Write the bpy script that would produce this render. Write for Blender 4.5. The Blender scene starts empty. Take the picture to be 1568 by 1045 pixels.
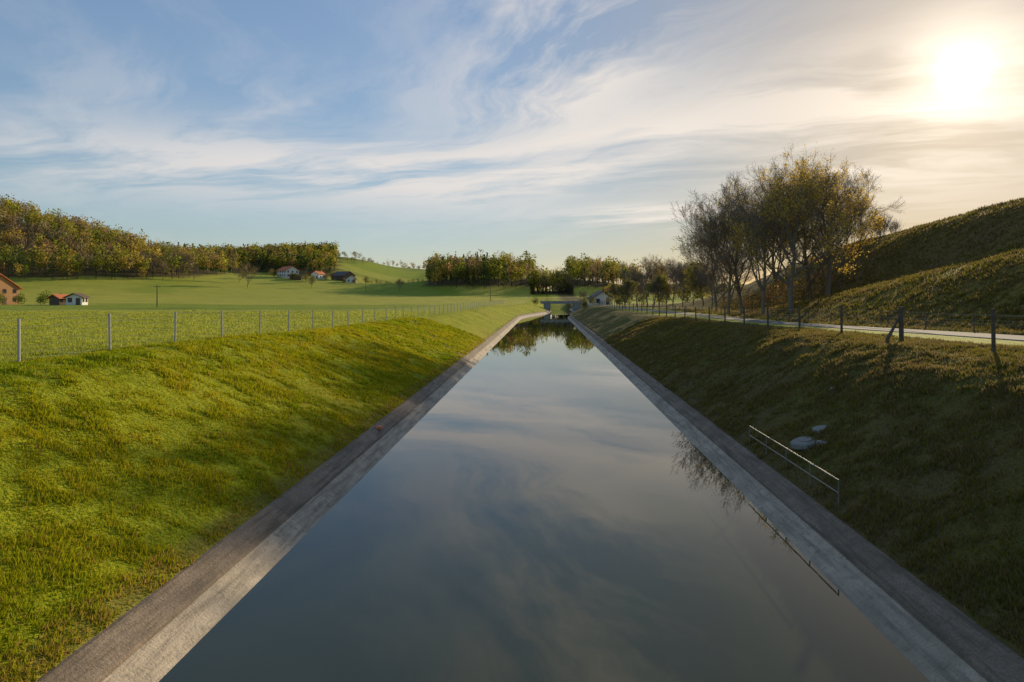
import bpy, math, random
import numpy as np
from mathutils import Vector, Matrix
random.seed(7); rng=np.random.default_rng(7)
sc=bpy.context.scene
sc.view_settings.view_transform='Standard'; sc.view_settings.look='None'; sc.view_settings.exposure=0
COL=sc.collection

# ------------------------------------------------------------ helpers
def vnoise(x,y,scale,seed=0):
    x=np.asarray(x,float)/scale; y=np.asarray(y,float)/scale
    ix=np.floor(x); iy=np.floor(y); fx=x-ix; fy=y-iy
    fx=fx*fx*(3-2*fx); fy=fy*fy*(3-2*fy)
    def h(a,b):
        v=np.sin(a*127.1+b*311.7+seed*74.7)*43758.5453
        return v-np.floor(v)
    return (h(ix,iy)*(1-fx)+h(ix+1,iy)*fx)*(1-fy)+(h(ix,iy+1)*(1-fx)+h(ix+1,iy+1)*fx)*fy
def sstep(a,b,x):
    t=np.clip((np.asarray(x,float)-a)/(b-a),0,1); return t*t*(3-2*t)
def mesh_np(name,v,f,mats,cols=None,smooth=False,midx=None):
    v=np.asarray(v,np.float32); f=np.asarray(f,np.int32); m,k=f.shape
    me=bpy.data.meshes.new(name)
    me.vertices.add(len(v)); me.vertices.foreach_set('co',v.ravel())
    me.loops.add(m*k); me.loops.foreach_set('vertex_index',f.ravel())
    me.polygons.add(m); me.polygons.foreach_set('loop_start',np.arange(0,m*k,k,dtype=np.int32))
    if midx is not None: me.polygons.foreach_set('material_index',np.asarray(midx,np.int32))
    me.polygons.foreach_set('use_smooth',np.full(m,smooth,dtype=bool))
    me.update(calc_edges=True)
    if cols is not None:
        a=me.color_attributes.new('Col','FLOAT_COLOR','POINT')
        c=np.ones((len(v),4),np.float32); c[:,:3]=cols
        a.data.foreach_set('color',c.ravel())
    for mm in (mats if isinstance(mats,list) else [mats]): me.materials.append(mm)
    return me
def obj(name,me,loc=(0,0,0),rot=0,scale=1,parent=None):
    o=bpy.data.objects.new(name,me); COL.objects.link(o)
    o.location=loc; o.rotation_euler=(0,0,rot); o.scale=(scale,)*3
    if parent: o.parent=parent
    return o
def tubes(p0,p1,r0,r1,k):
    p0=np.asarray(p0,float);p1=np.asarray(p1,float);r0=np.asarray(r0,float);r1=np.asarray(r1,float)
    d=p1-p0; d/=np.linalg.norm(d,axis=1,keepdims=True)+1e-9
    ref=np.where(np.abs(d[:,2:3])<.9,np.array([[0,0,1.]]),np.array([[1.,0,0]]))
    a=np.cross(d,ref); a/=np.linalg.norm(a,axis=1,keepdims=True); b=np.cross(d,a)
    n=len(p0); V=np.zeros((n,2*k,3))
    for i in range(k):
        t=2*math.pi*i/k; o=a*math.cos(t)+b*math.sin(t)
        V[:,i]=p0+o*r0[:,None]; V[:,k+i]=p1+o*r1[:,None]
    F=np.array([[i,(i+1)%k,k+(i+1)%k,k+i] for i in range(k)])
    F=(F[None]+np.arange(n)[:,None,None]*2*k).reshape(-1,4)
    return V.reshape(-1,3),F
def join(parts):
    vs=[];fs=[];o=0
    for v,f in parts:
        vs.append(v); fs.append(np.asarray(f)+o); o+=len(v)
    return np.concatenate(vs),np.concatenate(fs)
def box(cx,cy,cz,sx,sy,sz):
    x,y,z=sx/2,sy/2,sz/2
    v=np.array([[-x,-y,-z],[x,-y,-z],[x,y,-z],[-x,y,-z],[-x,-y,z],[x,-y,z],[x,y,z],[-x,y,z]])+[cx,cy,cz]
    f=np.array([[0,3,2,1],[4,5,6,7],[0,1,5,4],[1,2,6,5],[2,3,7,6],[3,0,4,7]])
    return v,f
# ------------------------------------------------------------ materials
def new_mat(name):
    m=bpy.data.materials.new(name); m.use_nodes=True; nt=m.node_tree; nt.nodes.clear()
    out=nt.nodes.new('ShaderNodeOutputMaterial'); return m,nt,out
class G:
    def __init__(s,nt): s.nt=nt
    def n(s,t,**k):
        q=s.nt.nodes.new(t)
        for a,b in k.items(): setattr(q,a,b)
        return q
    def set(s,sock,v):
        if isinstance(v,bpy.types.NodeSocket): s.nt.links.new(v,sock)
        else: sock.default_value=v
    def m(s,op,a,b=0.0,c=0.0,clamp=False):
        q=s.n('ShaderNodeMath',operation=op,use_clamp=clamp)
        s.set(q.inputs[0],a); s.set(q.inputs[1],b); s.set(q.inputs[2],c); return q.outputs[0]
    def vm(s,op,a,b=(0,0,0)):
        q=s.n('ShaderNodeVectorMath',operation=op); s.set(q.inputs[0],a); s.set(q.inputs[1],b)
        return q.outputs['Value'] if op=='DOT_PRODUCT' else q.outputs[0]
    def noise(s,vec,scale,detail=4,rough=.55,dist=0):
        q=s.n('ShaderNodeTexNoise'); s.set(q.inputs['Vector'],vec); q.inputs['Scale'].default_value=scale
        q.inputs['Detail'].default_value=detail; q.inputs['Roughness'].default_value=rough; q.inputs['Distortion'].default_value=dist
        return q.outputs['Fac']
    def mr(s,v,a,b,c=0.,d=1.,smooth=False):
        q=s.n('ShaderNodeMapRange',interpolation_type='SMOOTHSTEP' if smooth else 'LINEAR')
        s.set(q.inputs[0],v)
        for i,x in enumerate((a,b,c,d)): s.set(q.inputs[i+1],x)
        return q.outputs[0]
    def mix(s,f,a,b,mode='MIX'):
        q=s.n('ShaderNodeMix',data_type='RGBA',blend_type=mode)
        s.set(q.inputs[0],f); s.set(q.inputs[6],a if isinstance(a,bpy.types.NodeSocket) else (*a,1)); s.set(q.inputs[7],b if isinstance(b,bpy.types.NodeSocket) else (*b,1))
        return q.outputs[2]
    def bump(s,h,strength,dist=.1):
        q=s.n('ShaderNodeBump'); s.set(q.inputs['Height'],h); q.inputs['Strength'].default_value=strength; q.inputs['Distance'].default_value=dist
        return q.outputs[0]
    def pos(s): return s.n('ShaderNodeNewGeometry').outputs['Position']
def leaf_mat(name,trans=.5):
    m,nt,out=new_mat(name); g=G(nt)
    c=g.n('ShaderNodeAttribute',attribute_name='Col').outputs['Color']
    d=g.n('ShaderNodeBsdfDiffuse'); t=g.n('ShaderNodeBsdfTranslucent'); mx=g.n('ShaderNodeMixShader')
    g.set(d.inputs[0],c); g.set(t.inputs[0],c); mx.inputs[0].default_value=trans
    nt.links.new(d.outputs[0],mx.inputs[1]); nt.links.new(t.outputs[0],mx.inputs[2]); nt.links.new(mx.outputs[0],out.inputs[0])
    return m
def simple_mat(name,c1,c2,scale=3,rough=.8,bump=.2,bd=.02,metal=0):
    m,nt,out=new_mat(name); g=G(nt); p=g.n('ShaderNodeBsdfPrincipled'); P=g.pos()
    n=g.noise(P,scale,5,.6); g.set(p.inputs['Base Color'],g.mix(g.mr(n,.3,.7),c1,c2))
    p.inputs['Roughness'].default_value=rough; p.inputs['Metallic'].default_value=metal
    g.set(p.inputs['Normal'],g.bump(n,bump,bd)); nt.links.new(p.outputs[0],out.inputs[0]); return m
M_leaf=leaf_mat('leaf_foliage',.65); M_grass=leaf_mat('grass_blades',.55)
M_forest=leaf_mat('forest_foliage',.45)
M_bark=simple_mat('bark',(.12,.09,.06),(.26,.20,.14),6,.9,.5)
M_wood=simple_mat('weathered_wood',(.06,.045,.03),(.14,.11,.08),9,.85,.4)
M_post=simple_mat('fence_post_concrete',(.35,.33,.3),(.5,.48,.44),12,.8,.2)
M_steel=simple_mat('galvanised_steel',(.18,.17,.15),(.3,.28,.25),20,.5,.1,.005,.4)
M_white=simple_mat('white_render',(.62,.6,.56),(.75,.73,.7),1.2,.85,.1)
M_dwood=simple_mat('dark_timber_wall',(.08,.05,.03),(.15,.1,.06),5,.85,.3)
M_owood=simple_mat('ochre_timber_wall',(.35,.17,.07),(.45,.24,.1),3,.85,.3)
M_redroof=simple_mat('clay_roof_tiles',(.5,.13,.045),(.68,.22,.07),2.5,.8,.3)
M_darkroof=simple_mat('dark_roof_tiles',(.07,.06,.055),(.12,.1,.09),2.5,.7,.3)
M_glass=simple_mat('window_glass',(.02,.025,.03),(.04,.045,.05),1,.1,0)
M_stone=simple_mat('pale_concrete_slab',(.16,.16,.14),(.28,.27,.24),14,.85,.5)
M_bridge=simple_mat('bridge_concrete',(.2,.19,.17),(.34,.32,.29),1.5,.85,.3)
M_orange=simple_mat('orange_paint',(.7,.16,.06),(.8,.25,.1),8,.6,.1)
M_yellow=simple_mat('yellow_cloth',(.75,.5,.03),(.8,.55,.05),8,.8,.1)
M_redc=simple_mat('red_cloth',(.6,.05,.03),(.65,.07,.04),8,.8,.1)

# ground
m,nt,out=new_mat('grass_ground'); g=G(nt); M_ground=m
P=g.pos(); at=g.n('ShaderNodeAttribute',attribute_name='Col').outputs['Color']
n1=g.noise(P,.12,3,.6); n2=g.noise(P,1.4,4,.65); n3=g.noise(P,9,3,.7)
f=g.m('ADD',g.m('MULTIPLY',g.mr(n1,.3,.7,0,1),.35),g.m('ADD',g.m('MULTIPLY',g.mr(n2,.3,.7,0,1),.35),g.m('MULTIPLY',g.mr(n3,.3,.7,0,1),.4)))
c=g.mix(1.0,at,g.mix(g.m('MULTIPLY',f,.8,0,True),(.6,.65,.5),(1.5,1.3,1.3)),'MULTIPLY')
p=g.n('ShaderNodeBsdfPrincipled'); g.set(p.inputs['Base Color'],c); p.inputs['Roughness'].default_value=.9; p.inputs['Specular IOR Level'].default_value=.1
g.set(p.inputs['Normal'],g.bump(g.m('ADD',n3,g.m('MULTIPLY',n2,1.5)),.8,.12)); nt.links.new(p.outputs[0],out.inputs[0])
# concrete
def conc(name,a,b,c3,grime):
    m,nt,out=new_mat(name); g=G(nt); P=g.pos()
    n=g.noise(P,1.1,6,.7); nf=g.noise(P,22,4,.7)
    st=g.noise(g.vm('MULTIPLY',P,(5,.35,5)),1.6,5,.65)
    c=g.mix(g.mr(n,.35,.65),a,b); c=g.mix(g.mr(st,.46,.66,0,.85),c,c3)
    c=g.mix(g.mr(nf,.45,.75,0,grime),c,(.06,.05,.035))
    n5=g.noise(P,4.5,4,.7); c=g.mix(g.mr(n5,.55,.72,0,.6),c,(.08,.075,.04))
    nb=g.noise(g.vm('MULTIPLY',P,(1,.7,1)),.55,4,.6); c=g.mix(g.mr(nb,.5,.66,0,.55),c,c3)
    y=g.n('ShaderNodeSeparateXYZ'); g.set(y.inputs[0],P)
    fr=g.m('PINGPONG',y.outputs[1],4.0); j=g.mr(fr,0,.012,1,0)
    c=g.mix(g.m('MULTIPLY',j,.6),c,(.04,.035,.03))
    p=g.n('ShaderNodeBsdfPrincipled'); g.set(p.inputs['Base Color'],c); p.inputs['Roughness'].default_value=.85
    g.set(p.inputs['Normal'],g.bump(g.m('SUBTRACT',g.m('ADD',nf,g.m('ADD',n,n5)),j),.7,.03)); nt.links.new(p.outputs[0],out.inputs[0]); return m
M_c1=conc('canal_concrete_lower',(.42,.345,.25),(.56,.465,.34),(.22,.18,.13),.4)
M_c2=conc('canal_concrete_upper',(.19,.14,.095),(.31,.235,.165),(.11,.08,.05),.7)
M_road=simple_mat('road_asphalt',(.12,.11,.10),(.18,.165,.15),2.5,.95,.25,.01)
M_path=simple_mat('dirt_drain',(.05,.05,.02),(.09,.08,.035),4,.95,.5,.05)
# water
m,nt,out=new_mat('canal_water'); g=G(nt); M_water=m; P=g.pos()
w=g.n('ShaderNodeBsdfPrincipled'); w.inputs['Roughness'].default_value=.008; w.inputs['IOR'].default_value=1.5
nb=g.noise(P,.25,3,.5); g.set(w.inputs['Base Color'],g.mix(g.mr(nb,.3,.7),(.022,.030,.010),(.036,.042,.014)))
r1=g.noise(g.vm('MULTIPLY',P,(1.,.6,1)),2.2,4,.6,.4); r2=g.noise(P,.5,2,.5,.8)
patch=g.mr(g.noise(P,.15,2,.5),.4,.65,.2,1.0)
g.set(w.inputs['Normal'],g.bump(g.m('ADD',g.m('MULTIPLY',g.m('MULTIPLY',r1,.7),patch),g.m('MULTIPLY',r2,.6)),.04,.05)); nt.links.new(w.outputs[0],out.inputs[0])

# ------------------------------------------------------------ terrain
def cc(y): return 6.5*sstep(160,232,y)
def wd(y): return 6-2.0*sstep(160,232,y)   # water half width
BY=[-400,0,25,45,61,120,240,300,450,700,1000,4000]; BZ=[4.1,4.05,3.95,3.6,3.4,3.2,3.0,3.2,7,13,16,20]
def bumpf(x,y,cx,cy,sx,sy,pw=2):
    return np.exp(-(np.abs((x-cx)/sx)**pw+np.abs((y-cy)/sy)**pw))
def bL(x,y): return bumpf(x,y,-430,430,155,125)
def b2(x,y): return bumpf(x,y,-300,690,118,130,4)
def b3(x,y): return bumpf(x,y,-200,930,230,260,3)
def b4(x,y): return bumpf(x,y,-20,520,95,80,4)
def bV(x,y): return bumpf(x,y,-185,500,70,60)
def H(x,y,detail=True):
    x=np.asarray(x,float); y=np.asarray(y,float)
    base=np.interp(y,BY,BZ)
    s=x-cc(y); a=np.abs(s)-(wd(y)-6)  # |s| normalised so water edge = 6
    base=base+.15*sstep(10,16,s)*sstep(70,30,y)
    hills=60*bL(x,y)+22*b2(x,y)+25*b3(x,y)+11*b4(x,y)+8*bV(x,y)
    hills=hills+(vnoise(x,y,60,51)-.5)*6*sstep(560,680,y)*b3(x,y)
    hills=hills+60*bumpf(x,y,-1100,1500,500,500)+30*bumpf(x,y,500,2200,700,500)
    field=base+hills
    # right embankment
    A=(14.0+1.9*(1-sstep(72,118,y)))*(1-sstep(115,215,y)*1.0)
    up=base+A*np.clip((x-34)/26,0,1)
    up=up-0.9*A*np.exp(-((x-60)/3.0)**2)*0.06
    B=np.interp(y,[-100,20,46,64,90,100],[7.5,7.2,6.3,4.7,1.4,0])
    pb=sstep(0,1,np.clip((x-25)/13,0,1))*.45+np.clip((x-25)/13,0,1)*.55
    lo=base+B*pb
    emb=np.where(x>24,np.maximum(up,lo),field)
    emb=np.where(y<260,emb,field)
    z=np.maximum(emb,field)
    if detail:
        k=sstep(7.3,9,np.abs(a))*(1-sstep(15,18,s)*(1-sstep(24.5,27,s)))
        z=z+k*((vnoise(x,y,6,1)-.5)*.35*sstep(26,40,np.abs(s))+(vnoise(x,y,1.6,2)-.5)*.12+(vnoise(x,y,.6,3)-.5)*.07)
    # canal banks
    wl=np.where(s<0,7.2,5.6); t=(a-7)/wl
    S=np.clip(t,0,None); kk=.22; h=np.clip(.5+.5*(1-S)/kk,0,1); S=S*h+1*(1-h)-kk*h*(1-h)
    S=np.clip(S,0,1)
    zb=.64+(z-.64)*S
    if detail: zb=zb+(S<.98)*sstep(7.2,8.2,a)*((vnoise(x,y,1.6,2)-.5)*.10+(vnoise(x,y,.6,3)-.5)*.07+(vnoise(x,y,4,9)-.5)*.2)
    z=np.where(a<7+wl*1.6,zb,z)
    fade=sstep(270,300,y)
    trough=np.where(a<7,np.where(a<6.9,-1.6,.6),z)
    z=trough*(1-fade)+np.where(a<7+wl*1.6,base,z)*fade
    return z
def steps(lst):
    o=[]
    for a,b,s in lst: o+=list(np.arange(a,b-1e-6,s))
    return o
pos=[0,6,6.88]+steps([(7.02,16,.3),(16,30,.6),(30,70,1.2),(70,130,4),(130,500,9),(500,1000,40),(1000,4001,300)])
sx=np.array([-q for q in pos[:0:-1]]+pos)
ys=np.array(steps([(-300,-20,20),(-20,4,1.5),(4,50,.45),(50,110,1.0),(110,300,2.5),(300,1000,9),(1000,4001,150)]))
SX,YY=np.meshgrid(sx,ys)
sg=np.sign(SX)
XX=np.where(np.abs(SX)<60,cc(YY)+SX+sg*(wd(YY)-6)*(np.abs(SX)>=5.9),SX+cc(YY)*np.clip((90-np.abs(SX))/30,0,1)+0)
ZZ=H(XX,YY)
def fld(x,y): return vnoise(x*.8+y*.3,y*.6-x*.2,70,5)
s=XX-cc(YY); a=np.abs(s)-(wd(YY)-6)
C=np.zeros(XX.shape+(3,))
def setc(mask,c): 
    mk=np.asarray(mask,float)[...,None]; C[:]=C*(1-mk)+np.array(c)*mk
setc(np.ones(XX.shape),(.34,.37,.055))
setc(sstep(.55,.62,fld(XX,YY))*(YY>120),(.23,.30,.03))
setc(sstep(.35,.30,fld(XX+90,YY+50))*(YY>200),(.38,.39,.06))
setc(sstep(.5,.6,vnoise(XX,YY,45,61))*(YY>540)*.7,(.16,.21,.03))
rowm=.5+.5*np.sin((XX*.97+YY*.24)*2*np.pi/9.0)
setc(rowm*.12*(XX<-17)*(YY<330),(.2,.24,.03))
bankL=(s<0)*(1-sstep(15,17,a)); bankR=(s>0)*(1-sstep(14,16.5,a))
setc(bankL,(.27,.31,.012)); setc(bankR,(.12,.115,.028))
setc(((a<7.6)&(a>6))*.6,(.14,.11,.05))
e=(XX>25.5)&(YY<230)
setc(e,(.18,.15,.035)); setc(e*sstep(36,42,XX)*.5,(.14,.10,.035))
dry=sstep(.5,.75,vnoise(XX,YY,7,11)*.6+vnoise(XX,YY,2,12)*.4)
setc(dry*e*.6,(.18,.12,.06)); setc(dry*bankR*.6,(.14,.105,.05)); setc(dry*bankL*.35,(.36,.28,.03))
ditch=np.exp(-((YY-75-XX*.05)/1.2)**2)*(XX<-18); setc(ditch*.5,(.09,.13,.02))
ditch=np.exp(-((YY-150-XX*.2)/2.5)**2)*(XX<-18); setc(ditch*.5,(.09,.13,.02))
fo=(bL(XX,YY)>.2)|(b2(XX,YY)>.4)&(XX/YY<-.33)|(b4(XX,YY)>.45)&(XX/YY>-.19); setc(fo*1.0,(.10,.085,.035))
idx=np.arange(XX.size).reshape(XX.shape)
F=np.stack([idx[:-1,:-1],idx[:-1,1:],idx[1:,1:],idx[1:,:-1]],-1).reshape(-1,4)
V=np.stack([XX,YY,ZZ],-1).reshape(-1,3)
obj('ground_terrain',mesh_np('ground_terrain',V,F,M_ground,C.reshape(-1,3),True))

def strip(name,prof,yy,mats,mi,right=True,smooth=False):
    vs=[];n=len(prof)
    for y in yy:
        for (q,z) in prof:
            sgn=1 if right else -1
            vs.append((cc(y)+sgn*(q+wd(y)-6),y,z))
    vs=np.array(vs,float); f=[];mid=[]
    for j in range(len(yy)-1):
        for i in range(n-1):
            A=j*n+i; q=[A,A+1,A+1+n,A+n]
            f.append(q if right else q[::-1]); mid.append(mi[i])
    return mesh_np(name,vs,np.array(f)[:,::-1],mats,None,smooth,mid)
yc=np.array(steps([(-40,160,5),(160,272,3)]))
prof=[(4.6,-1.2),(6,0),(6.5,.335),(6.53,.40),(6.97,.66),(7.10,.665),(7.16,.3)]
for r in (False,True):
    obj('canal_concrete_lining',strip('canal_concrete_lining',prof,yc,[M_c1,M_c2],[0,0,1,1,1,1],r))
vs=[];f=[]
for j,y in enumerate(yc):
    for q in (-1,1): vs.append((cc(y)+q*(wd(y)+.3),y,0))
for j in range(len(yc)-1): f.append([2*j,2*j+1,2*j+3,2*j+2])
obj('canal_water',mesh_np('canal_water',vs,f,M_water))

# road
def xr(y): return 21.8-4.3*sstep(50,200,y)
ry=np.array([y for y in ys if -60<y<228]); vs=[]
for y in ry:
    for q in (-1.75,-1.6,1.6,1.75):
        x=xr(y)+q; vs.append((x,y,float(H(x,y,False))+(.045 if abs(q)<1.7 else -.05)))
vs=np.array(vs); f=[[4*j+i,4*j+i+1,4*j+5+i,4*j+4+i] for j in range(len(ry)-1) for i in range(3)]
obj('country_road',mesh_np('country_road',vs,f,M_road))
vs=[];f=[];n=24
for i in range(n):
    t=i/(n-1); x=-7.3-7.5*t; y=55+14*t**1.3
    for q in (-.25,0,.25): vs.append((x,y+q*1.3,float(H(x,y+q*1.3))+(.05 if q else .03)))
for i in range(n-1):
    for k in (0,1): f.append([3*i+k,3*i+k+1,3*i+4+k,3*i+3+k])
obj('drainage_gully',mesh_np('drainage_gully',vs,f,M_path))

# ------------------------------------------------------------ bridge
e=bpy.data.objects.new('road_bridge',None); COL.objects.link(e)
by=233.0; bx=cc(by)
parts=[box(bx-5.6,by+2.5,1.2,2.6,5,4.6),box(bx+5.6,by+2.5,1.2,2.6,5,4.6)]
obj('abutments',mesh_np('abutments',*join(parts),M_bridge),parent=e)
obj('deck',mesh_np('deck',*join([box(bx,by+2.5,3.25,16,5.4,.6),box(bx,by-.05,3.75,16.4,.35,.45),box(bx,by+5.05,3.75,16.4,.35,.45)]),M_bridge),parent=e)
p0=[];p1=[]
for i in range(9):
    x=bx-8+2*i; p0.append((x,by-.05,3.9)); p1.append((x,by-.05,4.85))
for z in (4.85,4.4): p0.append((bx-8,by-.05,z)); p1.append((bx+8,by-.05,z))
obj('railing',mesh_np('railing',*tubes(p0,p1,[.04]*len(p0),[.04]*len(p0),6),M_steel),parent=e)

# ------------------------------------------------------------ fences
def hz(x,y): return float(H(x,y))
e=bpy.data.objects.new('wire_fence',None); COL.objects.link(e)
yy=np.arange(3.1,250,4.0); parts=[]; tops=[]
p0=[];p1=[];r=[]
for y in yy:
    x=-16+random.uniform(-.05,.05); z=hz(x,y)
    lx=random.uniform(-.03,.03); p0.append((x,y,z-.3)); p1.append((x+lx,y,z+1.38)); r.append(.04); tops.append((x,y,z))
obj('posts',mesh_np('posts',*tubes(p0,p1,r,r,8),M_post),parent=e)
p0=[];p1=[];r=[]
for i in range(len(yy)-1):
    A,B=tops[i],tops[i+1]
    for hgt in (.1,.3,.5,.7,.9,1.1,1.32):
        p0.append((A[0],A[1],A[2]+hgt)); p1.append((B[0],B[1],B[2]+hgt)); r.append(.004)
    if A[1]<50:
        for t in np.arange(.05,1,.09):
            q=[A[k]*(1-t)+B[k]*t for k in range(3)]; p0.append((q[0],q[1],q[2]+.1)); p1.append((q[0],q[1],q[2]+1.32)); r.append(.0018)
obj('wires',mesh_np('wires',*tubes(p0,p1,r,r,3),M_steel),parent=e)

e=bpy.data.objects.new('wooden_post_fence',None); COL.objects.link(e)
yy=[10.3,15.6,20.9,26.3,31.6,36.8]+list(np.arange(42,225,5.0)); p0=[];p1=[];r=[];tops=[]
for i,y in enumerate(yy):
    x=15.0+.5*sstep(60,200,y)+cc(y)*.4; z=hz(x,y); rr=.1 if i==3 else .065
    p0.append((x,y,z-.3)); p1.append((x+random.uniform(-.04,.04),y,z+1.5)); r.append(rr); tops.append((x,y,z))
A=tops[3]; p0.append((A[0]-.75,A[1]-.1,A[2]-.1)); p1.append((A[0],A[1],A[2]+1.25)); r.append(.055)
p0.append((A[0],A[1]+1.3,A[2]-.1)); p1.append((A[0],A[1],A[2]+1.2)); r.append(.05)
v,f=tubes(p0,p1,r,[q*.9 for q in r],8)
caps=[box(b[0],b[1],b[2]-.005,rr*1.2,rr*1.2,.02) for b,rr in zip(p1,r)]
obj('posts',mesh_np('posts',*join([(v,f)]+caps),M_wood),parent=e)
p0=[];p1=[];r=[]
for i in range(len(yy)-1):
    A,B=tops[i],tops[i+1]
    for hgt in (.25,.5,.75,1.0,1.3):
        mid=[(A[k]+B[k])/2 for k in range(3)]; sag=.03
        p0+=[(A[0],A[1],A[2]+hgt),(mid[0],mid[1],mid[2]+hgt-sag)]; p1+=[(mid[0],mid[1],mid[2]+hgt-sag),(B[0],B[1],B[2]+hgt)]; r+=[.008]*2
obj('wires',mesh_np('wires',*tubes(p0,p1,r,r,3),M_steel),parent=e)
e=bpy.data.objects.new('pasture_fence',None); COL.objects.link(e)
p0=[];p1=[];r=[];tops=[]
for y in np.arange(18,120,4.5):
    x=xr(y)+2.9; z=hz(x,y); p0.append((x,y,z-.2)); p1.append((x,y,z+1.0)); r.append(.04); tops.append((x,y,z))
obj('posts',mesh_np('posts',*tubes(p0,p1,r,r,6),M_wood),parent=e)
p0=[];p1=[];r=[]
for A,B in zip(tops[:-1],tops[1:]):
    for hgt in (.4,.7,.95): p0.append((A[0],A[1],A[2]+hgt)); p1.append((B[0],B[1],B[2]+hgt)); r.append(.008)
obj('wires',mesh_np('wires',*tubes(p0,p1,r,r,3),M_steel),parent=e)

# handrail
p0=[];p1=[];r=[];hp=[]
for i in range(5):
    t=i/4; y=15.5+6.6*t; x=7.28-.05*t; z=hz(x,y); hp.append((x,y,z)); 
    p0.append((x,y,z-.15)); p1.append((x,y,z+.62)); r.append(.017)
for A,B in zip(hp[:-1],hp[1:]):
    for hgt in (.62,.3): p0.append((A[0],A[1],A[2]+hgt)); p1.append((B[0],B[1],B[2]+hgt)); r.append(.017)
obj('metal_handrail',mesh_np('metal_handrail',*tubes(p0,p1,r,r,8),M_steel))
def disc(cx,cy,cz,rad,h,k=20,irr=0,tx=0):
    vs=[];f=[]
    rr=[rad*(1+random.uniform(-irr,irr)) for _ in range(k)]
    for (z,q) in ((0,1),(h*.8,1),(h,.9),(h,.0)):
        for i in range(k):
            t=2*math.pi*i/k; dx=rr[i]*q*math.cos(t); vs.append((cx+dx,cy+rr[i]*q*math.sin(t),cz+z+dx*tx))
    for l in range(3):
        for i in range(k): f.append([l*k+i,l*k+(i+1)%k,(l+1)*k+(i+1)%k,(l+1)*k+i])
    return np.array(vs),np.array(f)
z=hz(8.15,19.5)
obj('concrete_manhole_cover',mesh_np('concrete_manhole_cover',*join([disc(8.15,19.5,z-.06,.46,.16,24,.02,.2),disc(8.15,19.5,z+.1,.2,.03,16,.02,.2),disc(8.75,19.9,hz(8.75,19.9)-.05,.22,.12,9,.3,.3),disc(8.4,18.9,hz(8.4,18.9)-.05,.16,.12,7,.3)]),M_stone))
obj('orange_marker_plate',mesh_np('orange_marker_plate',*join([box(-6.78,25.6,.60,.22,.3,.08),box(-6.78,25.6,.65,.14,.2,.03)]),M_orange))
v,f=disc(10.35,22.5,hz(10.35,22.5)-.04,.09,.1,7,.3)
obj('field_stone',mesh_np('field_stone',v,f,M_stone))

# ------------------------------------------------------------ houses
def house(name,x,y,w,d,hw,hr,rot,wall,roof,z=None,rows=1,chim=True):
    e=bpy.data.objects.new(name,None); COL.objects.link(e)
    e.location=(x,y,hz(x,y)-.1 if z is None else z); e.rotation_euler=(0,0,rot)
    X,Y=w/2,d/2
    v=[(-X,-Y,-1.5),(X,-Y,-1.5),(X,Y,-1.5),(-X,Y,-1.5),(-X,-Y,hw),(X,-Y,hw),(X,Y,hw),(-X,Y,hw),(0,-Y,hw+hr),(0,Y,hw+hr)]
    me=bpy.data.meshes.new('walls'); me.from_pydata(v,[],[(0,1,5,8,4),(1,2,6,5),(2,3,7,9,6),(3,0,4,7)]); me.materials.append(wall); obj('walls',me,parent=e)
    o=.6; t=.22; k=hr/X; vs=[];f=[]
    for sgn in (-1,1):
        b=len(vs); ex=sgn*(X+o); ez=hw-o*k
        for yy_ in (-Y-o,Y+o):
            vs+=[(0,yy_,hw+hr+.05),(ex,yy_,ez+.05),(ex,yy_,ez+.05+t),(0,yy_,hw+hr+.05+t)]
        f+=[[b,b+1,b+2,b+3],[b+4,b+7,b+6,b+5],[b,b+4,b+5,b+1],[b+2,b+6,b+7,b+3],[b+1,b+5,b+6,b+2]]
    obj('roof',mesh_np('roof',vs,f,roof),parent=e)
    win=[];fr=[]
    for rr in range(rows):
        zc=1.5+2.7*rr
        n=max(2,int(w/3))
        for i in range(n):
            cx=-X+w*(i+.5)/n
            if rr==0 and i==n//2: continue
            win.append(box(cx,-Y-.03,zc,.9,.06,1.1)); fr.append(box(cx,-Y-.02,zc,1.15,.03,1.35))
        n=max(2,int(d/3))
        for i in range(n):
            cy=-Y+d*(i+.5)/n
            for sg_ in (-1,1):
                win.append(box(sg_*(X+.03),cy,zc,.06,.9,1.1)); fr.append(box(sg_*(X+.02),cy,zc,.03,1.15,1.35))
    obj('windows',mesh_np('windows',*join(win),M_glass),parent=e)
    obj('window_frames',mesh_np('window_frames',*join(fr),M_wood),parent=e)
    n=max(2,int(w/3)); cx=-X+w*(n//2+.5)/n
    obj('door',mesh_np('door',*join([box(cx,-Y-.03,1.05,1.1,.06,2.1),box(cx,-Y-.08,.05,1.5,.3,.1)]),M_wood),parent=e)
    if chim: obj('chimney',mesh_np('chimney',*join([box(X*.4,Y*.3,hw+hr*.75+.4,.6,.6,1.6),box(X*.4,Y*.3,hw+hr*.75+1.25,.8,.8,.12)]),roof),parent=e)
    return e
house('white_canal_house',18.2,205,6.2,7,2.6,1.9,.15,M_white,M_darkroof,z=2.8,chim=True)
house('farmhouse',-196,478,11,12,5.0,3.2,.95,M_white,M_redroof,rows=2)
house('village_house',-178,492,7,8,3.6,2.2,-.3,M_white,M_redroof,rows=1)
house('timber_farmhouse',-161,500,11,15,4.0,3.2,1.0,M_dwood,M_darkroof,rows=1)
house('village_house',-150,486,7,8,3.0,2.2,.2,M_white,M_darkroof,rows=1)
house('barn',-186,468,8,7,2.6,1.8,.3,M_dwood,M_darkroof,rows=1,chim=False)
house('orange_roof_house',-177.5,197,12,15,5.2,4.2,1.35,M_owood,M_redroof,rows=2)
house('garden_shed',-139,186,4.2,3.4,2.3,1.0,.2,M_white,M_dwood,chim=False)
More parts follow.
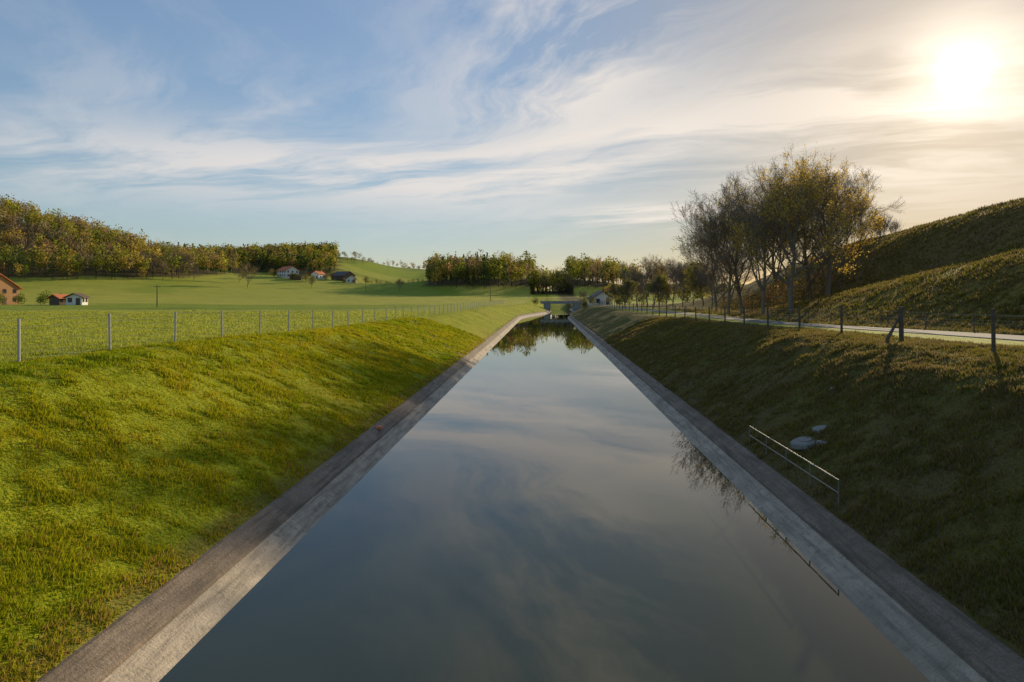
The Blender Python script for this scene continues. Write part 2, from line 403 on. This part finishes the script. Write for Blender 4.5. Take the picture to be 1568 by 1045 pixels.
house('wooden_hut',-145,187,3.6,3.2,2.2,.9,-.2,M_dwood,M_redroof,chim=False)
e=bpy.data.objects.new('flag_on_pole',None); COL.objects.link(e); e.location=(21.3,200,3.0)
obj('pole',mesh_np('pole',*tubes([(0,0,0)],[(0,0,6.9)],[.05],[.035],8),M_steel),parent=e)
def cloth(z0,z1):
    vs=[];f=[];n=10
    for i in range(n):
        t=i/(n-1)
        for z in (z0,z1): vs.append((-2.2*t,.18*math.sin(t*7)*t,z-1.0*t))
    for i in range(n-1): f.append([2*i,2*i+2,2*i+3,2*i+1])
    return vs,f
obj('yellow_stripe',mesh_np('yellow_stripe',*cloth(6.0,6.8),M_yellow),parent=e)
obj('red_stripe',mesh_np('red_stripe',*cloth(5.4,6.0),M_redc),parent=e)
for (x,y,hh) in ((-96,155,5.5),(-26,300,8),(-120,420,9),(-60,560,9)):
    z=hz(x,y); v,f=join([tubes([(0,0,-.5)],[(0,0,hh)],[.14],[.1],8),box(0,0,hh-.5,1.6,.12,.12),box(-.6,0,hh-.35,.08,.08,.2),box(.6,0,hh-.35,.08,.08,.2)])
    obj('utility_pole',mesh_np('utility_pole',v,f,M_wood),(x,y,z),.4)

# ------------------------------------------------------------ trees
def make_tree(name,seed,h,leaf_n,leafcol,maxl=5,spread=1.0,leafsize=.16,trunkfrac=.36,tr=.32,forks=1,up=.10,first=1,clump=1.4,twigs=1):
    R=random.Random(seed); segs=[]; tips=[]
    def rv(): return Vector((R.uniform(-1,1),R.uniform(-1,1),R.uniform(-1,1)))
    def grow(p,d,L,r,l):
        n=6 if l==0 else (4 if l<3 else 3)
        ph=R.uniform(0,6.28)
        for i in range(n):
            d=(d+rv()*(.07 if l==0 else .22)+Vector((0,0,up))).normalized()
            q=p+d*(L/n); r1=max(r*(1-.5/n),.012)
            segs.append((p[:],q[:],r,r1,l))
            if l>=maxl-1: tips.append(q[:])
            if l<maxl and (l>0 or i>=first) and not(l>0 and i==0 and R.random()<.5):
                ph+=2.4+R.uniform(-.4,.4)
                u=d.orthogonal().normalized(); w_=d.cross(u)
                side=u*math.cos(ph)+w_*math.sin(ph)
                an=R.uniform(.5,.95)*spread
                cd=(d*math.cos(an)+side*math.sin(an)).normalized()
                f_=1.2*(1-.35*(i-first)/5) if l==0 else 1
                grow(q,cd,L*R.uniform(.5,.75)*f_,r1*.55,l+1)
            p=q;r=r1
        if l<maxl:
            for _ in range(2 if l<2 else 1):
                cd=(d+rv()*.4).normalized(); grow(p,cd,L*R.uniform(.55,.75),r*.8,l+1)
    for k in range(forks):
        off=Vector((R.uniform(-.5,.5),R.uniform(-.5,.5),0))*(forks>1)
        grow(off-Vector((0,0,.8)),Vector((R.uniform(-.15,.15)*forks,R.uniform(-.1,.1),1)).normalized(),h*trunkfrac,tr,0)
    P0=np.array([s_[0] for s_ in segs]);P1=np.array([s_[1] for s_ in segs]);R0=np.array([s_[2] for s_ in segs]);R1=np.array([s_[3] for s_ in segs]);L=np.array([s_[4] for s_ in segs])
    sc_=h/P1[:,2].max(); P0*=sc_;P1*=sc_
    big=L<=2; parts=[tubes(P0[big],P1[big],R0[big],R1[big],7),tubes(P0[~big],P1[~big],R0[~big],R1[~big],3)]
    rg=np.random.default_rng(seed); T=np.array(tips)*sc_
    for _ in range(twigs):
        dd=rg.normal(size=T.shape)+np.array([0,0,.5]); dd/=np.linalg.norm(dd,axis=1,keepdims=True)
        parts.append(tubes(T,T+dd*rg.uniform(.3,.7,(len(T),1)),np.full(len(T),.010),np.full(len(T),.005),3))
    tv,tf=join(parts); nt_=len(tv)
    cols=np.tile([.09,.07,.05],(nt_,1)); mid=np.zeros(len(tf),int)
    if leaf_n>0:
        T=T[T[:,2]>h*.15]
        w_=vnoise(T[:,0]+T[:,2]*.7,T[:,1]-T[:,2]*.5,2.2,seed); w_=np.clip((w_-.3)*2,0.02,1)**clump
        ii=rg.choice(len(T),leaf_n,p=w_/w_.sum()); c=T[ii]+rg.normal(0,.2,(leaf_n,3))
        a1=rg.normal(size=(leaf_n,3)); a1/=np.linalg.norm(a1,axis=1,keepdims=True); b1=np.cross(a1,rg.normal(size=(leaf_n,3))); b1/=np.linalg.norm(b1,axis=1,keepdims=True)
        sz=rg.uniform(.5,1.2,(leaf_n,1))*leafsize
        lv=np.stack([c-a1*sz,c+b1*sz*.6,c+a1*sz,c-b1*sz*.6],1).reshape(-1,3)
        lf=np.arange(leaf_n*4).reshape(-1,4)
        t=rg.uniform(0,1,(leaf_n,1)); lc=np.array(leafcol[0])*(1-t)+np.array(leafcol[1])*t
        cols=np.concatenate([cols,np.repeat(lc,4,0)]); tv,tf=join([(tv,tf),(lv,lf)]); mid=np.concatenate([mid,np.ones(leaf_n,int)])
    return mesh_np(name,tv,tf,[M_bark,M_leaf],cols,False,mid)
YG=((.50,.40,.06),(.78,.50,.10)); GR=((.2,.21,.035),(.36,.3,.05)); BR=((.3,.22,.08),(.42,.32,.1))
TA=make_tree('beech_tree',3,20,8500,YG,5,1.0,.125,.42,.38)
TB=make_tree('spring_tree',11,18,2800,YG,5,.85,.11,.46,.28)
TC=make_tree('bare_tree',21,17,700,BR,5,.78,.10,.46,.24)
TD=make_tree('leafy_tree',35,12,9000,GR,5,1.0,.16,.36,.25)
TE=make_tree('bare_shrub',44,5,60,BR,3,.9,.06,.45,.06,4,.15,1,1.4,0)
def tree(nm,me,x,y,h,h0,rot=0,dz=0):
    return obj(nm,me,(x,y,hz(x,y)+dz),rot,h/h0)
def ptree(nm,me,px,y,ytop,h0,rot):
    x=(px-834)/958*y; z=hz(x,y); tree(nm,me,x,y,6+(453-ytop)/958*y-z,h0,rot)
ptree('beech_tree',TA,1212,71,222,20,.3)
ptree('beech_tree',TA,1266,77,232,20,2.4)
ptree('beech_tree',TA,1240,86,224,20,4.2)
ptree('spring_tree',TB,1168,76,260,18,1.2)
ptree('spring_tree',TB,1138,84,274,18,3.0)
ptree('bare_tree',TC,1115,86,290,17,.5)
ptree('bare_tree',TC,1098,98,330,17,2.2)
ptree('spring_tree',TB,1190,100,250,18,4.0)
ptree('spring_tree',TB,1290,98,262,18,.2)
for i,(x,y,h) in enumerate(((62,117,4.4),(64.5,119,5.2),(60.3,118,4.0),(66,119,3.6))): tree('bare_shrub',TE,x,y,h,5,i*1.7)
for i,(px,y,h,k) in enumerate(((955,150,7,0),(975,158,10,2),(992,165,13,1),(1010,172,14.5,1),(1030,165,13,2),(1045,150,11,2),(1062,150,10,2),(1078,140,9.5,0),(985,185,10,2),(1020,190,14,1),(1052,185,13,0),(895,235,6,2),(1095,135,11,2),(1108,128,12,2),(1000,140,8,0),(1090,120,9,2),(945,185,7,0))):
    x=(px-834)/958*y
    tree(('leafy_tree','spring_tree','bare_tree')[k],(TD,TB,TC)[k],x,y,h,(12,18,17)[k],i*1.3)
for i,(x,y,h) in enumerate(((-190,400,16),(-205,420,11),(-176,455,10),(-100,430,9),(-250,395,14),(-232,402,17),(-240,410,18),(-222,396,12),(-160,430,7))):
    tree('bare_tree' if i%3 else 'spring_tree',TC if i%3 else TB,x,y,h,17 if i%3 else 18,i*2.1)

# ------------------------------------------------------------ foliage masses
def mass(name,X,Y,Hh,typ,col,Q,leaf=.8,zoff=0,wfac=.30,low=.16):
    T=len(X); rg=np.random.default_rng(len(name)*7+T); Z=H(X,Y,False)
    K=9; u=rg.normal(size=(T,K,3)); u/=np.linalg.norm(u,axis=2,keepdims=True)
    bc=u*rg.uniform(.2,.75,(T,K,1)); br=rg.uniform(.3,.5,(T,K))
    bi=rg.integers(0,K,(T,Q)); ti=np.arange(T)[:,None]
    dd=rg.normal(size=(T,Q,3)); dd/=np.linalg.norm(dd,axis=2,keepdims=True)
    pt=bc[ti,bi]+dd*br[ti,bi][...,None]*rg.uniform(.7,1.05,(T,Q,1))
    rad=(Hh*wfac)[:,None]; lowf=low
    px=X[:,None]+pt[...,0]*rad; py=Y[:,None]+pt[...,1]*rad; pz=Z[:,None]+Hh[:,None]*(lowf+(1-lowf)*.5*(1+pt[...,2]))
    t=rg.uniform(0,1,(T,Q))**.7; an=rg.uniform(0,6.28,(T,Q)); hh=1-t; rr=(t)*Hh[:,None]*.17*rg.uniform(.5,1.1,(T,Q))
    con=(typ==1)[:,None]
    px=np.where(con,X[:,None]+rr*np.cos(an),px); py=np.where(con,Y[:,None]+rr*np.sin(an),py); pz=np.where(con,Z[:,None]+Hh[:,None]*(.12+.9*hh),pz)
    c=np.stack([px,py,pz],-1).reshape(-1,3); n=len(c)
    a1=rg.normal(size=(n,3)); a1/=np.linalg.norm(a1,axis=1,keepdims=True); b1=np.cross(a1,rg.normal(size=(n,3))); b1/=np.linalg.norm(b1,axis=1,keepdims=True)
    bare=np.repeat(typ==2,Q)[:,None]
    a1=np.where(bare,a1*.9+np.array([0,0,.6]),a1)
    sz=rg.uniform(.5,1.2,(n,1))*leaf*np.repeat(Hh/16,Q)[:,None]**.5
    sa=sz*np.where(bare,1.3,1); sb=sz*np.where(bare,.16,.7)
    lv=np.stack([c-a1*sa,c+b1*sb,c+a1*sa,c-b1*sb],1).reshape(-1,3)
    lc=np.repeat(col,Q,0)*rg.uniform(.65,1.35,(n,1)); lc=np.repeat(lc,4,0); lf=np.arange(n*4).reshape(-1,4)
    p0=np.stack([X,Y,Z-.5],1); p1=np.stack([X,Y,Z+Hh*.75],1); tv,tf=tubes(p0,p1,Hh*.010,Hh*.003,4)
    m=5; la=rg.uniform(0,6.28,(T,m)); q0=np.repeat(np.stack([X,Y],1)[:,None],m,1)
    z0=Z[:,None]+Hh[:,None]*rg.uniform(.25,.6,(T,m)); ln=Hh[:,None]*rg.uniform(.15,.3,(T,m))
    A=np.concatenate([q0,z0[...,None]],-1).reshape(-1,3)
    Bp=np.stack([q0[...,0]+np.cos(la)*ln*.7,q0[...,1]+np.sin(la)*ln*.7,z0+ln*1.2],-1).reshape(-1,3)
    kp=np.repeat(typ!=1,m); hr=np.repeat(Hh,m)[kp]
    bv,bf=tubes(A[kp],Bp[kp],hr*.006,hr*.002,3)
    tv,tf=join([(tv,tf),(bv,bf)])
    tc=np.tile([.12,.10,.07],(len(tv),1))
    v,f=join([(tv,tf),(lv,lf)])
    return obj(name,mesh_np(name,v,f,M_forest,np.concatenate([tc,lc])))
PAL=np.array([(.26,.28,.035),(.40,.36,.05),(.5,.36,.07),(.38,.24,.10),(.18,.21,.04),(.32,.24,.12)])
def scatter(n,x0,x1,y0,y1,fn,mind):
    X=rng.uniform(x0,x1,n);Y=rng.uniform(y0,y1,n);k=fn(X,Y);X=X[k];Y=Y[k]
    cells={};ox=[];oy=[]
    for x,y in zip(X,Y):
        c=(int(x//mind),int(y//mind))
        if c in cells: continue
        cells[c]=1; ox.append(x);oy.append(y)
    return np.array(ox),np.array(oy)
def types(n,pc,pb,X,Y):
    r_=vnoise(X,Y,30,8)*.6+rng.uniform(0,1,n)*.4
    t=np.zeros(n,int); t[r_<pc]=1; t[r_>1-pb]=2; return t
def colors(n,t,wts,dark=1.0):
    c=PAL[rng.choice(6,n,p=wts)]*rng.uniform(.7,1.25,(n,1))*dark
    c[t==1]=np.array((.07,.10,.035))*rng.uniform(.8,1.3,(int((t==1).sum()),1)); c[t==2]=np.array((.38,.27,.15))*rng.uniform(.8,1.2,(int((t==2).sum()),1)); return c
X,Y=scatter(9000,-560,-195,290,540,lambda x,y:(bL(x,y)+(vnoise(x,y,25,4)-.5)*.08>.19)&(x/y>-1.25),6.5)
t=types(len(X),.24,.3,X,Y); mass('forest_hillside',X,Y,rng.uniform(9,20,len(X)),t,colors(len(X),t,[.22,.24,.2,.14,.1,.10],1.0),130,.65)
X,Y=scatter(9000,-460,-150,540,800,lambda x,y:(b2(x,y)+(vnoise(x,y,25,4)-.5)*.1>.42)&(x/y<-.335),7)
t=types(len(X),.26,.25,X,Y); mass('forest_hilltop',X,Y,rng.uniform(13,20,len(X)),t,colors(len(X),t,[.2,.3,.1,.1,.25,.05],.85),100,.85)
X,Y=scatter(7000,-130,90,435,620,lambda x,y:(b4(x,y)+(vnoise(x,y,20,4)-.5)*.1>.36)&(x/y>-.185),7)
t=types(len(X),.28,.3,X,Y); mass('forest_grove',X,Y,rng.uniform(12,24,len(X)),t,colors(len(X),t,[.2,.25,.13,.15,.2,.07],.9),150,.7)
X,Y=scatter(900,-320,-60,690,900,lambda x,y:(x/y>-.36)&(x/y<-.10)&((vnoise(x,y,55,14)>.58)|(y>835)),11); t=np.where(rng.uniform(0,1,len(X))<.35,2,0)
mass('orchard_trees',X,Y,rng.uniform(5,11,len(X)),t,colors(len(X),t,[.3,.1,.1,.3,.1,.1],.7),90,.7,0,.42)
X,Y=scatter(900,-420,-40,560,575,lambda x,y:(vnoise(x,y,30,19)>.45)&(x/y>-.36)&(x/y<-.16),5); t=np.zeros(len(X),int)
mass('field_hedgerow',X,Y,rng.uniform(3,7,len(X)),t,colors(len(X),t,[.3,.1,.1,.3,.1,.1],.7),70,.5,0,.45,.0)
X,Y=scatter(700,40,260,300,420,lambda x,y:(y>320+20*np.sin(x*.05)),7); t=types(len(X),.2,.4,X,Y)
mass('distant_treeline',X,Y,rng.uniform(6,10,len(X)),t,colors(len(X),t,[.2,.2,.1,.2,.2,.1],.8),90,.7)
def bush(name,pts,pal,Q=500,leaf=.35):
    for (x,y,h) in pts:
        X=np.array([x]);Y=np.array([y]); mass(name,X,Y,np.array([h]),np.array([0]),np.array([pal])*random.uniform(.8,1.2),Q,leaf*(16/h)**.25,0,.62,.0)
bush('hedge_bush',[(-158,188,3.6),(-153,190,3),(-149,192,3.6),(-163,186,3.2),(-160,200,4.6),(-168,192,4.5)],(.13,.17,.03),450,.3)
bush('thicket_bush',[(26.6,80,2.8),(28.5,79,3.4),(30,82,4.2),(32,84,4.6),(34,82,4.2),(36.5,86,4.6),(39,88,4.6),(26.5,90,3.5),(30,92,5),(42,92,3.6),(34,93,5)],(.17,.12,.05),600,.14)
bush('hedge_bush',[(14.5,190,3),(23,195,4),(25,188,3.5),(28,180,4),(21,176,2.6),(32,170,4.5),(36,160,4),(13,205,2.6),(-3.5,240,3),(15,240,4),(19,238,5)],(.14,.14,.04),450,.25)
bush('hedge_bush',[(-190,470,5),(-184,462,5),(-177,464,5),(-172,463,5),(-168,480,5),(-203,470,5),(-208,476,6),(-152,474,4),(-144,474,5),(-212,440,6),(-140,490,6),(-170,500,6)],(.2,.17,.05),250,.45)

# ------------------------------------------------------------ grass
def grass(name,n,ymin,ymax,xf,cfun,hmul=1,kmin=.08):
    y=ymin*(ymax/ymin)**rng.uniform(0,1,n); x=xf(y,n)
    a=np.abs(x-cc(y)); tuft=vnoise(x,y,.33,21)*.6+vnoise(x,y,1.1,22)*.4
    keep=(rng.uniform(0,1,n)<np.clip((tuft-.2)*2.2,kmin,1))&(a>7.0+.12*vnoise(x,y,.5,77))&~((x>19.7)&(x<23.9))
    x=x[keep];y=y[keep];tuft=tuft[keep];n=len(x); z=np.maximum(H(x,y),np.where(np.abs(x)<7.16,.64,-9))
    hh=(.05+.18*np.clip(tuft-.3,0,1)*rng.uniform(.4,1.6,n))*hmul*(1+y*.006); w=(.005+.0009*y)*rng.uniform(.7,1.3,n)
    an=rng.uniform(0,6.28,n); lean=rng.uniform(.1,.9,n)*hh; la=rng.uniform(0,6.28,n)
    bx=np.cos(an)*w; by_=np.sin(an)*w
    v=np.stack([np.stack([x-bx,y-by_,z-.02],-1),np.stack([x+bx,y+by_,z-.02],-1),np.stack([x+np.cos(la)*lean,y+np.sin(la)*lean,z+hh],-1)],1).reshape(-1,3)
    c=cfun(x,y,n); c=np.repeat(c,3,0)
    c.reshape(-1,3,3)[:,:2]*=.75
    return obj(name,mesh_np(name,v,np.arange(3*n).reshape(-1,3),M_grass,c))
def mixc(a,b,t): return np.array(a)*(1-t[:,None])+np.array(b)*t[:,None]
def cl(x,y,n):
    t=np.clip(vnoise(x,y,1.3,31)*.5+vnoise(x,y,5,35)*.35+rng.uniform(0,.5,n)-.2,0,1); c=mixc((.22,.32,.010),(.54,.44,.016),t)
    d=(rng.uniform(0,1,n)<.07+.3*(x>-7.6)); c[d]=mixc((.42,.27,.06),(.55,.36,.1),rng.uniform(0,1,int(d.sum()))); return c
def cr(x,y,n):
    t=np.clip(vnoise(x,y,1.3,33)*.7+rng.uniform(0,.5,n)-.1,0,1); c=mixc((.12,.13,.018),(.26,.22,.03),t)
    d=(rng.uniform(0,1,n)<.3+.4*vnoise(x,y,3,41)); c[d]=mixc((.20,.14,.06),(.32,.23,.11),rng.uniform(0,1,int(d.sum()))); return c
def cf(x,y,n):
    t=rng.uniform(0,1,n); return mixc((.32,.39,.03),(.54,.51,.09),t)
grass('bank_grass',310000,5,75,lambda y,n:-6.95-rng.uniform(0,1,n)*9.5,cl,.78,.25)
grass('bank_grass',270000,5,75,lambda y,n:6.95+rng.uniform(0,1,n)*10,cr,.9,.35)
grass('field_grass',150000,12,110,lambda y,n:-16-rng.uniform(0,1,n)*np.clip(y*1.05-12,4,90),cf,.8)
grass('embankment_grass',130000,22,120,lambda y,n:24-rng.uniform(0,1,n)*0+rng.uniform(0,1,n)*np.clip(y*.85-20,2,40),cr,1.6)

# ------------------------------------------------------------ light + sky
AZ=math.atan2(641,958); EL=math.atan2(345,math.hypot(958,641))
S=Vector((math.sin(AZ)*math.cos(EL),math.cos(AZ)*math.cos(EL),math.sin(EL)))
EL2=EL-.016; S2=Vector((math.sin(AZ)*math.cos(EL2),math.cos(AZ)*math.cos(EL2),math.sin(EL2)))
ld=bpy.data.lights.new('sun','SUN'); ld.energy=5.0; ld.angle=math.radians(.5); ld.color=(1,.81,.53)
lo=bpy.data.objects.new('sun',ld); COL.objects.link(lo); lo.rotation_euler=(-S2).to_track_quat('-Z','Y').to_euler(); lo.location=(60,90,60)
w=bpy.data.worlds.new('World'); sc.world=w; w.use_nodes=True; nt=w.node_tree; nt.nodes.clear(); g=G(nt)
out=g.n('ShaderNodeOutputWorld'); bg=g.n('ShaderNodeBackground'); nt.links.new(bg.outputs[0],out.inputs[0]); STR=.15; bg.inputs[1].default_value=STR
sky=g.n('ShaderNodeTexSky'); sky.sky_type='NISHITA'; sky.sun_disc=False; sky.sun_elevation=EL; sky.sun_rotation=AZ; sky.air_density=1.0; sky.dust_density=.6; sky.ozone_density=1.4
D=g.vm('NORMALIZE',g.n('ShaderNodeTexCoord').outputs['Generated']); sp=g.n('ShaderNodeSeparateXYZ'); g.set(sp.inputs[0],D); x,y,z=sp.outputs
az=g.m('MULTIPLY',g.m('ARCTAN2',x,y),57.2958); el=g.m('MULTIPLY',g.m('ARCSINE',z),57.2958)
def gs(a0,e0,sa,se,rot=0):
    c_,s_=math.cos(math.radians(rot)),math.sin(math.radians(rot))
    da=g.m('SUBTRACT',az,a0); de=g.m('SUBTRACT',el,e0)
    u=g.m('DIVIDE',g.m('ADD',g.m('MULTIPLY',da,c_),g.m('MULTIPLY',de,s_)),sa); v=g.m('DIVIDE',g.m('SUBTRACT',g.m('MULTIPLY',de,c_),g.m('MULTIPLY',da,s_)),se)
    return g.m('EXPONENT',g.m('MULTIPLY',g.m('ADD',g.m('MULTIPLY',u,u),g.m('MULTIPLY',v,v)),-1.0))
zc=g.m('ADD',g.m('MAXIMUM',z,.0),.05)
px_=g.m('DIVIDE',x,zc); py_=g.m('DIVIDE',y,zc); cb=g.n('ShaderNodeCombineXYZ'); g.set(cb.inputs[0],px_); g.set(cb.inputs[1],py_); Pp=cb.outputs[0]
warp=g.n('ShaderNodeTexNoise'); g.set(warp.inputs['Vector'],Pp); warp.inputs['Scale'].default_value=.7; warp.inputs['Detail'].default_value=4
Pw=g.vm('ADD',Pp,g.vm('MULTIPLY',g.vm('SUBTRACT',warp.outputs['Color'],(.5,.5,.5)),(.9,.9,0)))
def streak(t,fa,fl,det,rough,off):
    nn=(-t[1],t[0],0); c=g.n('ShaderNodeCombineXYZ')
    g.set(c.inputs[0],g.m('MULTIPLY',g.vm('DOT_PRODUCT',Pw,nn),fa)); g.set(c.inputs[1],g.m('MULTIPLY',g.vm('DOT_PRODUCT',Pw,(*t,0)),fl)); c.inputs[2].default_value=off
    return g.noise(c.outputs[0],1.0,det,rough,.3)
nA=streak((.45,-.89),2.2,.6,7,.62,2.3); nB=streak((.93,-.36),1.8,.55,7,.6,4.7)
mA=g.m('ADD',g.m('ADD',gs(3,21,12,8,55),gs(9,37,16,11,30)),g.m('MULTIPLY',gs(-24,16,18,3,5),.35))
mB=g.m('ADD',g.m('ADD',gs(-22,10.8,24,3.0,2),gs(4,13,16,3,12)),g.m('ADD',gs(30,13,14,6,5),g.m('MULTIPLY',gs(9,7.2,7,.9,0),1.4)))
aA=g.m('MULTIPLY',g.mr(nA,.38,.58),g.m('MINIMUM',mA,1.0)); aB=g.m('MULTIPLY',g.mr(nB,.35,.54),g.m('MINIMUM',mB,1.0)); aC=g.m('MULTIPLY',g.mr(nA,.5,.75),.15)
inv=g.m('MULTIPLY',g.m('MULTIPLY',g.m('SUBTRACT',1.0,g.m('MULTIPLY',aA,.92)),g.m('SUBTRACT',1.0,g.m('MULTIPLY',aB,.92))),g.m('SUBTRACT',1.0,aC))
alpha=g.m('MULTIPLY',g.m('SUBTRACT',1.0,inv),g.mr(z,0.04,.12))
dt=g.m('MAXIMUM',g.vm('DOT_PRODUCT',D,tuple(S)),0.0)
warm=g.m('POWER',dt,10.0)
ccol=g.mix(warm,(.78,.74,.71),(1.06,.92,.76))
ccol=g.vm('MULTIPLY',ccol,(1/STR,)*3)
# soft shoulder on the clear-sky radiance (thin haze around the sun)
ss=g.n('ShaderNodeSeparateXYZ'); g.set(ss.inputs[0],sky.outputs[0])
den=g.m('DIVIDE',1.0,g.m('ADD',1.0,g.m('MULTIPLY',ss.outputs[1],STR*1.45)))
dv=g.n('ShaderNodeCombineXYZ'); [g.set(dv.inputs[i],den) for i in range(3)]
skyc=g.vm('MULTIPLY',sky.outputs[0],dv.outputs[0])
skyc=g.vm('MULTIPLY',skyc,g.mix(g.m('POWER',dt,7.0),(1.36,1.40,1.46),(1.0,.95,.90)))
hzf=g.m('MULTIPLY',g.mr(z,.0,.16,1,0),g.m('SUBTRACT',1.0,g.m('POWER',dt,12.0)))
skyc=g.vm('MULTIPLY',skyc,g.mix(hzf,(1,1,1),(1.06,1.07,1.18)))
base=g.mix(alpha,skyc,ccol)
def glow(pw,amp,col):
    q=g.n('ShaderNodeCombineXYZ'); v=g.m('MULTIPLY',g.m('POWER',dt,pw),amp/STR)
    for i in range(3): g.set(q.inputs[i],g.m('MULTIPLY',v,col[i]))
    return q.outputs[0]
tot=g.vm('ADD',base,g.vm('ADD',glow(60,.16,(1,.82,.6)),g.vm('ADD',glow(500,.6,(1,.9,.72)),glow(9000,9,(1,.95,.82)))))
nt.links.new(tot,bg.inputs[0])
# ------------------------------------------------------------ camera
cd=bpy.data.cameras.new('camera'); cam=bpy.data.objects.new('camera',cd); COL.objects.link(cam); sc.camera=cam
cam.location=(0,0,6); cam.rotation_euler=(math.radians(90),0,0); cd.lens=22; cd.sensor_width=36; cd.shift_x=-50/1568; cd.shift_y=-69.5/1568; cd.clip_end=9000; cd.clip_start=.1
